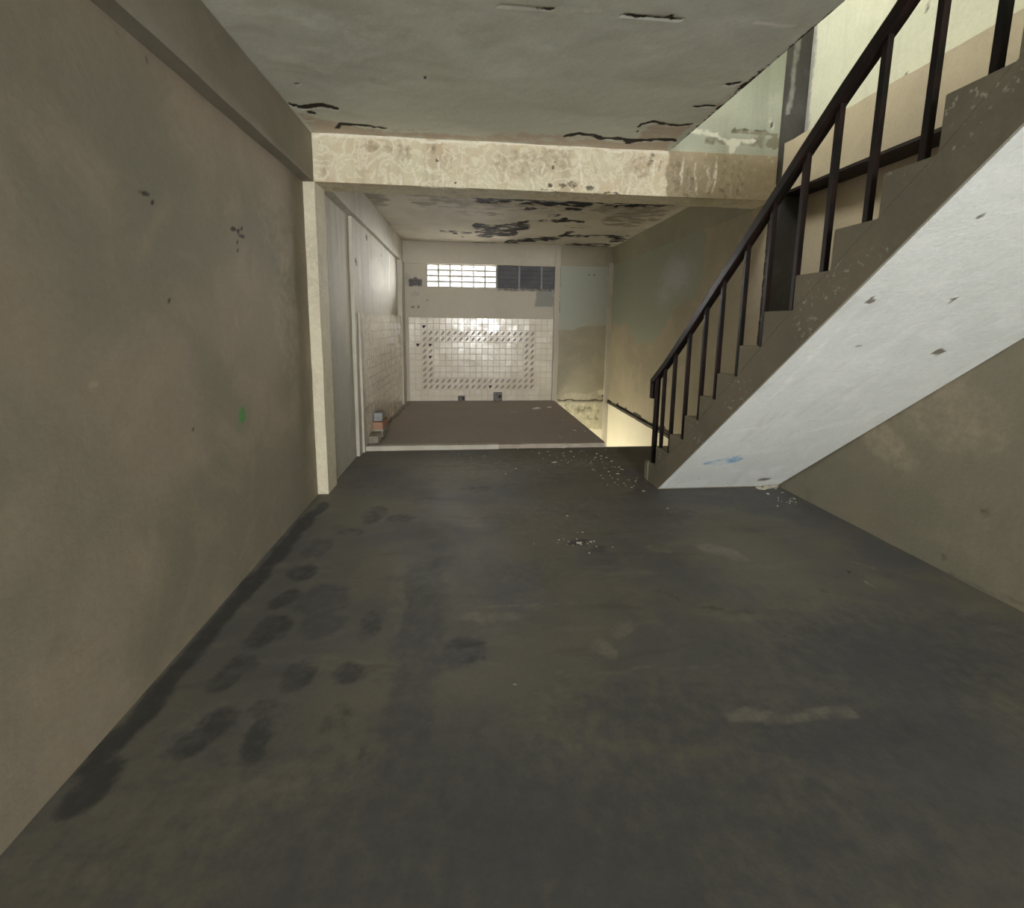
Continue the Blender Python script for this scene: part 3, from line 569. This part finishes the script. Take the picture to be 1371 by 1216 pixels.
# lower stairwell seen through the floor opening
lw = Surf()
lw.add((2.640, 0, 0), Y, Z, (3.0, 8.2), (-2.9, 0.0), 0.05, flip=True, thick=0.15, rough=0.004)
o = lw.build('wall_right_lower', M_lower); o.name = 'wall_right.003'
tag(o, 'bright cream wall of the lower stairwell on the right', kind='structure')
lb = Surf()
lb.add((0, 8.075, 0), X, Z, (-1.3, 2.7), (-2.9, 0.0), 0.03, thick=0.14, rough=0.004, warp=0.08,
       alt=[('p', [(1.4, 0.1), (2.7, 0.1), (2.7, -0.50), (1.4, -0.50)], 0.03, 0.8)], dark=[('b', (2.2, -0.15), (0.35, 0.12), 0, 0.42), ('b', (2.35, -0.3), (0.15, 0.15), 0, 0.4), ('b', (1.85, -0.1), (0.2, 0.1), 0, 0.4)])
o = lb.build('wall_back_lower', M_lower); o.name = 'wall_back.002'
tag(o, 'mottled green and cream rear wall of the lower stairwell', kind='structure')
o = MB().box((-1.3, 3.0, -3.05), (2.8, 8.2, -2.9)).build('floor_lower', M_plat); o.name = 'floor.002'
tag(o, 'floor of the storey below the stair opening', kind='structure')
o = MB().box((-1.45, 3.0, -2.9), (-1.3, 8.2, -0.1)).box((-1.3, 2.9, -2.9), (2.8, 3.0, -0.1)).build('wall_front_lower', M_lower); o.name = 'wall_front.001'
tag(o, 'cream walls of the storey below', kind='structure')

# ------------------------------------------------------------------ tiles
TP = 0.1095
x_first = -1.08; z_first = 0.312 - 0.5 * TP - 2 * TP
def tile_mesh(name, mats, kind):
    g = 0.003; w = TP - g; d = 0.006; b = 0.004
    mb = MB()
    a0, a1 = -w / 2, w / 2
    back_ = [(a0, 0, a0), (a1, 0, a0), (a1, 0, a1), (a0, 0, a1)]
    mid = [(a0, -d + b * 0.6, a0), (a1, -d + b * 0.6, a0), (a1, -d + b * 0.6, a1), (a0, -d + b * 0.6, a1)]
    fr = [(a0 + b, -d, a0 + b), (a1 - b, -d, a0 + b), (a1 - b, -d, a1 - b), (a0 + b, -d, a1 - b)]
    mb.raw(back_ + mid + fr, [(8, 9, 10, 11)] + [(i, (i + 1) % 4, 4 + (i + 1) % 4, 4 + i) for i in range(4)] + [(4 + i, 4 + (i + 1) % 4, 8 + (i + 1) % 4, 8 + i) for i in range(4)])
    e = -d - 0.0006
    if kind == 'pattern':
        mb.raw([(-0.040, e, -0.030), (-0.012, e, -0.040), (0.024, e, -0.012), (0.040, e, 0.036), (0.004, e, 0.032), (-0.018, e, 0.006)], [(0, 1, 2, 3, 4, 5)], 1)
    if kind == 'hole':
        mb.raw([(-0.03, e, -0.015), (-0.012, e, -0.034), (0.012, e, -0.010), (0.036, e, 0.028), (-0.004, e, 0.020), (-0.036, e, 0.030)], [(0, 1, 2, 3, 4, 5)], 1)
    me = bpy.data.meshes.new(name); me.from_pydata(mb.V, [], mb.F)
    for mt in mats: me.materials.append(mt)
    me.polygons.foreach_set('material_index', mb.M)
    return me
def tile_mat(name):
    n = NT(name)
    f = n.step(n.noise(1.4, 4, 0.6), 0.35, 0.7)
    col = n.mix(f, (0.72, 0.665, 0.57), (0.64, 0.575, 0.475))
    rust = n.step(n.noise(3.0, 5, 0.65, vec=n.scalev((0.6, 1, 4.0), (4, 0, 0))), 0.58, 0.75)
    col = n.mix(n.math('MULTIPLY', rust, 0.5), col, (0.52, 0.39, 0.29))
    n.val(n.b.inputs['Base Color'], col)
    n.val(n.b.inputs['Roughness'], n.step(n.noise(5, 4, 0.6, off=2), 0.3, 0.7, 0.12, 0.34))
    n.b.inputs['Specular IOR Level'].default_value = 0.6
    n.bump(n.noise(6, 2, 0.5), 0.12, 0.01)
    return n.m
M_tile = tile_mat('glazed cream tile')
M_motif = simple('brown tile motif', (0.30, 0.24, 0.18), (0.22, 0.175, 0.135), 0.4, 9)
M_hole = simple('broken tile hole', (0.02, 0.02, 0.02), (0.04, 0.036, 0.03), 0.9, 9)
me_plain = tile_mesh('tile', [M_tile], 'plain')
me_pat = tile_mesh('patterned_tile', [M_tile, M_motif], 'pattern')
me_hole = tile_mesh('chipped_tile', [M_tile, M_hole], 'hole')
rest = MB()
holes = {(2, 12), (1, 9), (3, 9), (3, 7), (13, 2)}
rnd = random.Random(5)
for r in range(14):
    for c in range(24):
        px_ = x_first + (c + 0.5) * TP; pz_ = z_first + (r + 0.5) * TP
        ring = (2 <= c <= 20) and (2 <= r <= 11) and (c in (2, 3, 19, 20) or r in (2, 3, 10, 11))
        if r == 0 or (r == 1 and c < 12):
            if abs(px_ + 0.14) < 0.08 or abs(px_ - 0.53) < 0.09 and r < 2: pass
            base = len(rest.V)
            for vv in me_plain.vertices: rest.V.append((vv.co.x + px_, vv.co.y + K0, vv.co.z + pz_))
            for pp in me_plain.polygons: rest.F.append([base + i for i in pp.vertices]); rest.M.append(0)
            continue
        if (c, r) in holes: me, nm = me_hole, 'chipped_tile'
        elif ring: me, nm = me_pat, 'patterned_tile'
        else: me, nm = me_plain, 'tile'
        t = bpy.data.objects.new(nm, me); COL.objects.link(t); t.parent = back
        t.location = (px_, K0 + 0.0005 + rnd.uniform(-0.0008, 0.0008), pz_)
        t.rotation_euler = (rnd.gauss(0, 0.005), 0, rnd.gauss(0, 0.005))
ro = rest.build('tile_row', M_tile, back); ro['kind'] = 'stuff'
# grout bed behind the tiles
MB().box((x_first - 0.01, K0 - 0.003, 0.02), (x_first + 24 * TP + 0.005, K0 + 0.01, z_first + 14 * TP + 0.003)).build('grout_bed', M_grout, back)
# left tiles, far too foreshortened to pick apart
lt = MB(); xl = lambda y: -1.203 + 0.013 * (y - 5.07)
y = 5.09
while y < 7.70:
    z = 0.055
    while z < 1.56:
        b = 0.002; g = 0.0012
        q = [(y + g, z + g), (y + TP - g, z + g), (y + TP - g, z + TP - g), (y + g, z + TP - g)]
        qi = [(y + g + b, z + g + b), (y + TP - g - b, z + g + b), (y + TP - g - b, z + TP - g - b), (y + g + b, z + TP - g - b)]
        j = rnd.uniform(-0.0008, 0.0008)
        vs = [(xl(a) + 0.010, a, c) for a, c in q] + [(xl(a) + 0.014 + j, a, c) for a, c in qi]
        lt.raw(vs, [(4, 5, 6, 7)] + [(i, (i + 1) % 4, 4 + (i + 1) % 4, 4 + i) for i in range(4)])
        z += TP
    y += TP
MBg = MB().raw([(-1.23, 5.08, 0.02), (-1.23, 7.73, 0.02), (-1.23, 7.73, 1.58), (-1.23, 5.08, 1.58), (xl(5.08) + 0.010, 5.08, 0.02), (xl(7.73) + 0.010, 7.73, 0.02), (xl(7.73) + 0.010, 7.73, 1.58), (xl(5.08) + 0.010, 5.08, 1.58)],
                [(0, 1, 2, 3), (4, 7, 6, 5), (0, 4, 5, 1), (1, 5, 6, 2), (2, 6, 7, 3), (3, 7, 4, 0)])
MBg.build('grout_bed', M_grout, wl1)
lto = lt.build('tile_field', M_tile, wl1); lto['kind'] = 'stuff'; lto['label'] = 'cream glazed tiles on the left rear wall'

# ------------------------------------------------------------------ vent block window
win = empty('window_1', (0.4, 8.15, 2.11), 'row of vent blocks under the rear beam, open left and dark right', None)
win['kind'] = 'structure'
mb = MB(); bwid, bh = 0.207, 0.2
mb.box((-bwid / 2 + 0.001, 0, -0.1 + 0.001), (-bwid / 2 + 0.017, 0.10, 0.1)); mb.box((bwid / 2 - 0.017, 0, -0.1 + 0.001), (bwid / 2 - 0.001, 0.10, 0.1))
for z0, z1 in ((-0.099, -0.083), (-0.016, 0.016), (0.083, 0.099)): mb.box((-bwid / 2 + 0.017, 0.004, z0), (bwid / 2 - 0.017, 0.096, z1))
first = None
for r in range(2):
    for c in range(6):
        if first is None:
            first = mb.build('vent_block', M_vent, None); b_ = first
            first.modifiers.clear()
        else:
            b_ = first.copy(); COL.objects.link(b_)
        b_.parent = win; b_.matrix_parent_inverse = Matrix.Translation((-0.4, -8.15, -2.11))
        b_.location = (-0.750 + (c + 0.5) * bwid, 8.10, 2.111 + (r + 0.5) * bh)
pw = (1.553 - 0.494) / 2.6
for i in range(3):
    x0 = 0.494 + i * pw; x1 = min(x0 + pw, 1.56)
    fr = MB()
    fr.box((x0, 8.085, 2.115), (x0 + 0.02, 8.13, 2.513)).box((x1 - 0.012, 8.085, 2.115), (x1, 8.13, 2.513))
    fr.build('louvre_frame', M_board2, win)
    for s in range(5):
        z0 = 2.118 + s * 0.079
        sl = MB().raw([(x0 + 0.02, 8.095, z0), (x1 - 0.012, 8.095, z0), (x1 - 0.012, 8.135, z0 + 0.075), (x0 + 0.02, 8.135, z0 + 0.075),
                       (x0 + 0.02, 8.105, z0), (x1 - 0.012, 8.105, z0), (x1 - 0.012, 8.145, z0 + 0.075), (x0 + 0.02, 8.145, z0 + 0.075)],
                      [(0, 1, 2, 3), (7, 6, 5, 4), (0, 4, 5, 1), (1, 5, 6, 2), (2, 6, 7, 3), (3, 7, 4, 0)])
        sl.build('louvre_slat', M_board, win)
MB().box((0.494, 8.15, 2.10), (1.60, 8.22, 2.53)).build('backing_board', M_board, win)

# drain stubs at the foot of the tiled wall
for nm, xx, zz, w, h, lab in (('drain_stub', -0.14, 0.098, 0.13, 0.09, 'small grey drain stub, left of the two under the tiles'), ('drain_stub', 0.53, 0.13, 0.16, 0.16, 'larger grey drain stub, right of the two under the tiles')):
    d_ = MB()
    d_.box((xx - w / 2, 8.02, zz - h / 2), (xx + w / 2, 8.075, zz + h / 2))
    e_ = d_.build(nm, M_pvc, None, 0.008, 2); tag(e_, lab, 'drain')
    for q_ in (-1, 1):
        MB().box((xx + q_ * w * 0.22 - 0.018, 8.005, zz - 0.02), (xx + q_ * w * 0.22 + 0.018, 8.021, zz + 0.03)).build('pipe_socket', M_hole if q_ > 0 else M_pvc, e_, 0.004, 1)

# ------------------------------------------------------------------ staircase
st = empty('staircase', (2.2, 3.8, 0), 'concrete staircase with white underside rising along the right wall', 'staircase')
RY = [3.965, 3.780, 3.525, 3.290, 3.082, 2.876, 2.650, 2.440, 2.215, 1.993, 1.770, 1.556, 1.345, 1.13, 0.91]
TZ = [0.190, 0.375, 0.560, 0.772, 0.968, 1.160, 1.364, 1.572, 1.755, 1.943, 2.122, 2.325, 2.520, 2.715, 2.91]
wallx = lambda yy: 2.880 + 0.0228 * (3.76 - yy)
X0, X1 = 1.715, wallx
prev = 0.0
inner = [(RY[0], 0.0)]
for k in range(14):
    x1 = X1 if TZ[k] < 2.55 else 2.685
    prof = [(RY[k], prev), (RY[k], TZ[k]), (RY[k + 1], TZ[k])]
    MB().prism_x(prof, X0, x1).build('step', M_step, st, 0.006, 2)
    inner.append((RY[k + 1], TZ[k])); prev = TZ[k]
sof = lambda yy: (3.69 - yy) * 0.885
slab = inner + [(RY[14], sof(RY[14]) + 0.008), (3.680, sof(3.680) + 0.008), (3.69, 0.0)]
lowr = [q for q in slab if q[1] < 2.4]
def cut(zc):
    # profile of the slab below and above the underside of the right beam
    lo_, hi_ = [], []
    for i in range(len(slab)):
        a, b = slab[i], slab[(i + 1) % len(slab)]
        (lo_ if a[1] <= zc else hi_).append(a)
        if (a[1] <= zc) != (b[1] <= zc):
            t = (zc - a[1]) / (b[1] - a[1]); q = (a[0] + t * (b[0] - a[0]), zc); lo_.append(q); hi_.append(q)
    return lo_, hi_
lo_, hi_ = cut(2.52)
fs_ = MB().prism_x(lo_, X0, X1); fs_.prism_x(hi_, X0, 2.685)
fs_.build('flight_slab', M_step, st)
sf = Surf()
sf.add((0, 0, 3.69 * 0.885), X, (0, 1, -0.885), (X0 + 0.004, 2.870), (1.20, 3.675), 0.02, shear=lambda u, v: u + (u - X0) / 1.155 * 0.0308 * (3.69 - v), flip=True, thick=0.006, rough=0.004, warp=0.02,
       alt=[('l', [(1.903,3.253), (2.027,3.202), (2.108,3.183)], 0.035, 0.45), ('b', (2.113,3.215), (0.06, 0.045), 0, 0.7), ('b', (2.029,3.280), (0.09, 0.03), 10, 0.35)],
       dark=[('b', (1.828,1.874), (0.025, 0.02), 30, 0.9), ('b', (2.207,1.867), (0.022, 0.018), 30, 0.8), ('b', (2.506,2.157), (0.03, 0.018), 30, 0.9), ('b', (2.020,2.113), (0.012, 0.01), 0, 0.5), ('b', (2.715,2.217), (0.01, 0.008), 0, 0.6), ('b', (1.894,1.551), (0.012, 0.01), 0, 0.7),
             ('b', (2.634,3.552), (0.07, 0.03), 0, 0.75), ('l', [(1.988,3.497), (2.146,3.584), (2.348,3.621)], 0.01, 0.35)],
       pale=[('l', [(1.807,2.018), (1.862,2.436), (1.857,2.519)], 0.015, 0.6), ('l', [(1.737,2.857), (2.123,2.780)], 0.02, 0.4)])
o = sf.build('soffit_plaster', M_white, st); o['label'] = 'white painted underside with a blue smear'
# chipped first riser end
hand_box((1.704, 3.915, 0.0), (1.80, 3.985, 0.186), M_step, 'riser_end', st, res=0.03, amp=0.006)
# broken plaster at the foot of the underside
hand_box((2.72, 3.655, 0.0), (2.87, 3.72, 0.035), M_lump, 'broken_edge', st, res=0.03, amp=0.012)['label'] = 'crumbled plaster at the foot of the underside'

# ------------------------------------------------------------------ railing
rl_ = empty('stair_railing', (1.745, 3.9, 0.19), 'dark brown steel railing along the open side of the concrete stair', 'railing')
HP = [(3.985, 0.945), (3.706, 1.155), (3.351, 1.450), (3.097, 1.670), (2.688, 2.020), (2.492, 2.190), (2.248, 2.402), (2.029, 2.585), (1.818, 2.748), (1.20, 3.27)]
def hz(yy):
    for (a, b), (c, d) in zip(HP[:-1], HP[1:]):
        if c <= yy <= a: return b + (yy - a) / (c - a) * (d - b)
    return HP[0][1]
up, dn = [], []
for i, (a, b) in enumerate(HP):
    p0 = HP[max(0, i - 1)]; p1 = HP[min(len(HP) - 1, i + 1)]
    t = Vector((p1[0] - p0[0], p1[1] - p0[1])).normalized(); nn = Vector((-t.y, t.x))
    if nn.y < 0: nn = -nn
    up.append((a + nn.x * 0.030, b + nn.y * 0.030)); dn.append((a - nn.x * 0.030, b - nn.y * 0.030))
hr = MB(); XA, XB = 1.718, 1.772
vs = [(XA, a, b) for a, b in up] + [(XB, a, b) for a, b in up] + [(XA, a, b) for a, b in dn] + [(XB, a, b) for a, b in dn]
n = len(HP); fs = []
for i in range(n - 1):
    fs += [(i, i + 1, n + i + 1, n + i), (2 * n + i, 3 * n + i, 3 * n + i + 1, 2 * n + i + 1), (i, 2 * n + i, 2 * n + i + 1, i + 1), (n + i, n + i + 1, 3 * n + i + 1, 3 * n + i)]
fs += [(0, n, 3 * n, 2 * n), (n - 1, 3 * n - 1, 4 * n - 1, 2 * n - 1)]
hr.raw(vs, fs)
hr.box((XA, 3.945, 0.795), (XB, 3.995, 0.965))
hr.build('handrail', M_metal, rl_, 0.006, 2)
MB().box((1.725, 3.865, 0.19), (1.765, 3.905, hz(3.89))).build('newel_post', M_metal, rl_, 0.003, 1)
BY = [(3.745, 0), (3.564, 1), (3.345, 2), (3.122, 3), (2.925, 4), (2.690, 5), (2.474, 6), (2.250, 7), (2.065, 8), (1.852, 9), (1.632, 10), (1.425, 11), (1.21, 12)]
for yy, k in BY:
    if k == 0: z0 = TZ[1]
    else: z0 = TZ[k]
    MB().box((1.731, yy - 0.014, z0), (1.759, yy + 0.014, hz(yy))).build('baluster', M_metal, rl_, 0.002, 1)

# ------------------------------------------------------------------ rubble by the left tiles
def rough_block(name, lo, hi, mat, amp, label, cat, group=None):
    o = hand_box(lo, hi, mat, name, None, res=0.03, amp=amp)
    return tag(o, label, cat, group)
rough_block('mortar_lump', (-1.185, 5.15, 0.055), (-1.065, 5.33, 0.150), M_lump, 0.012, 'mortar smeared rubble lump nearest the kerb by left tiles', 'rubble')
rough_block('brick', (-1.18, 5.44, 0.055), (-1.065, 5.80, 0.158), M_lump, 0.005, 'dusty brown brick at the bottom of the stack by left tiles', 'brick')
rough_block('brick', (-1.18, 5.41, 0.164), (-1.062, 5.74, 0.256), M_brick, 0.005, 'orange clay brick in the middle of the stack by left tiles', 'brick')
rough_block('concrete_block', (-1.175, 5.45, 0.262), (-1.072, 5.66, 0.362), M_block, 0.006, 'blue grey concrete block on top of the brick stack', 'block')

# ------------------------------------------------------------------ debris on the floor
def chip_mesh(seed, flat=0.35):
    r = random.Random(seed); pts = []
    vs = [(0, 0, -0.5 * flat), (0.1, 0.05, 0.5 * flat)]
    n = 6
    for k in range(n):
        a = 2 * math.pi * k / n + r.uniform(-0.25, 0.25); q = r.uniform(0.55, 1.0)
        vs.append((q * math.cos(a), q * math.sin(a) * 0.8, r.uniform(-0.2, 0.2) * flat))
    fs = []
    for k in range(n):
        a, b = 2 + k, 2 + (k + 1) % n; fs += [(1, a, b), (0, b, a)]
    me = bpy.data.meshes.new('chip'); me.from_pydata(vs, [], fs); return me
CH = [chip_mesh(s) for s in range(5)]
for me in CH: me.materials.append(M_chip)
CHD = [chip_mesh(s + 10, 0.6) for s in range(3)]
for me in CHD: me.materials.append(M_chipd)
cr = random.Random(9)
def chip(xy, size, z=0.0, dark=False, name='plaster_chip', label='', group=None, cat='chip', sy=1.0, rot=None):
    me = cr.choice(CHD if dark else CH)
    o = bpy.data.objects.new(name, me); COL.objects.link(o)
    o.location = (xy[0], xy[1], z + size * 0.16); o.scale = (size, size * sy, size)
    o.rotation_euler = (0, 0, cr.uniform(0, 6.28) if rot is None else rot)
    return tag(o, label, cat, group)
g1 = 'plaster chips at the stair opening'
for p_ in [(1.468,4.792), (1.537,4.646), (1.553,4.510), (1.567,4.308), (1.410,4.653), (1.495,4.704), (1.412,4.177), (1.482,4.106), (1.574,4.237), (1.629,4.965), (1.271,4.255)]:
    chip(p_, cr.uniform(0.016, 0.03), label='white plaster chip on the floor near the stair opening corner', group=g1)
g2 = 'plaster chips along the kerb'
for p_ in [(0.806,4.858), (0.912,4.912), (0.980,4.677), (0.584,5.053), (1.325,4.920), (0.912,4.765), (1.185,4.897), (0.728,4.922), (1.068,4.728)]:
    chip(p_, cr.uniform(0.014, 0.026), label='white plaster chip lying in front of the worn kerb strip', group=g2)
g3 = 'chips around the dark scuff'
for p_ in [(0.832,2.772), (0.782,2.627), (0.959,2.691), (0.856,2.709)]:
    chip(p_, cr.uniform(0.009, 0.016), label='tiny pale chip around the dark scuff mid floor', group=g3)
g4 = 'chips at the stair foot'
for p_ in [(1.591,3.910), (1.566,3.646), (1.491,3.742)]:
    chip(p_, cr.uniform(0.014, 0.022), label='pale chip on the floor at the first stair step', group=g4)
chip((0.911,4.496), 0.045, label='largest white plaster chip, flat on the floor before the kerb', sy=0.6, rot=0.1)
chip((0.750,2.757), 0.028, label='brightest white chip inside the dark scuff mid floor', rot=0.4)
chip((0.812,2.915), 0.014, label='small white chip alone just behind the dark scuff')
chip((0.759,3.191), 0.015, label='small white chip alone on bare floor mid room')
chip((0.173,4.778), 0.016, label='small white chip alone left of the other kerb chips')
chip((0.480,4.325), 0.018, label='white chip alone on grey floor ahead of the kerb')
chip((1.616,3.272), 0.014, label='small white chip alone in front of the white stair underside')
chip((1.309,4.447), 0.03, dark=True, name='mortar_crumb', label='dark mortar crumb among white chips near the opening', cat='crumb')
chip((0.190,1.619), 0.016, dark=True, name='pebble', label='dark pebble on bare floor in the foreground', cat='pebble')
chip((2.656,3.505), 0.03, dark=False, name='mortar_crumb', label='pale mortar crumb below the broken foot of the underside', cat='crumb')
g5 = 'crumbs at the right wall foot'
for p_ in [(2.832,3.619), (2.831,3.529), (2.838,3.392)]:
    chip((p_[0] - 0.02, p_[1]), 0.018, name='mortar_crumb', label='pale crumb at the foot of the right wall', group=g5, cat='crumb')
chip((1.139,5.055), 0.09, label='long thin plaster flake leaning against the kerb', sy=0.25, rot=0.25)
chip((1.130,7.213), 0.11, 0.051, label='broad pale plaster flake on the raised brown floor', sy=0.5, rot=0.05)
chip((1.370,7.338), 0.07, 0.051, label='smaller pale plaster flake behind the broad one on brown floor', sy=0.5, rot=0.2)
chip((1.420,5.692), 0.05, 0.051, name='rubble_piece', label='grey rubble piece on the brown floor at the opening edge', sy=0.7, cat='rubble')
g6 = 'chips on the raised floor edge'
for p_ in [(1.485,6.714), (1.461,6.336), (1.404,6.339), (1.340,5.573), (1.163,5.351), (1.552,5.644), (1.149,5.427)]:
    chip(p_, cr.uniform(0.014, 0.025), 0.051, label='pale chip on the brown floor along the opening edge', group=g6)
# splinter on the right
a_ = Vector((*(2.308,2.301), 0)); b_ = Vector((*(2.328,2.115), 0)); mid_ = a_.lerp(b_, 0.45)
sp_ = empty('splinter', mid_, 'thin dark splinter with a pale end lying towards the right wall', 'splinter')
def sliver(p0, p1, w, h, mat, name):
    d = (p1 - p0); t = d.normalized(); s = Vector((-t.y, t.x, 0)) * w; q = p0 + d * 0.35
    MB().raw([p0 + Vector((0, 0, 0.002)), q + s, p1 + Vector((0, 0, 0.002)), q - s, q + Vector((0, 0, h))], [(0, 3, 2, 1), (0, 1, 4), (1, 2, 4), (2, 3, 4), (3, 0, 4)]).build(name, mat, sp_)
sliver(a_, mid_, 0.012, 0.016, M_wood, 'dark_shard')
sliver(mid_, b_, 0.010, 0.012, M_chipd, 'pale_shard')

# fine crumbs nobody could count
fc = MB(); rr_ = random.Random(4)
for _ in range(130):
    cx, cy, s_ = rr_.choice([(0.75, 4.75, 0.35), (1.35, 4.7, 0.3), (1.2, 4.3, 0.4), (0.70, 2.78, 0.10), (2.75, 3.35, 0.08), (1.6, 3.9, 0.15)])
    x_, y_ = rr_.gauss(cx, s_), rr_.gauss(cy, s_ * 0.5)
    if x_ > 1.64 and y_ > 3.6 or y_ > 5.0 or x_ > 2.8: continue
    q = rr_.uniform(0.003, 0.007)
    fc.raw([(x_ - q, y_, 0.001), (x_ + q * 0.5, y_ - q, 0.001), (x_ + q, y_ + q, 0.001), (x_, y_, q)], [(0, 2, 1), (0, 1, 3), (1, 2, 3), (2, 0, 3)])
o = fc.build('plaster_dust', M_chip)
tag(o, 'fine plaster crumbs and dust sprinkled over the concrete floor', 'debris', kind='stuff')
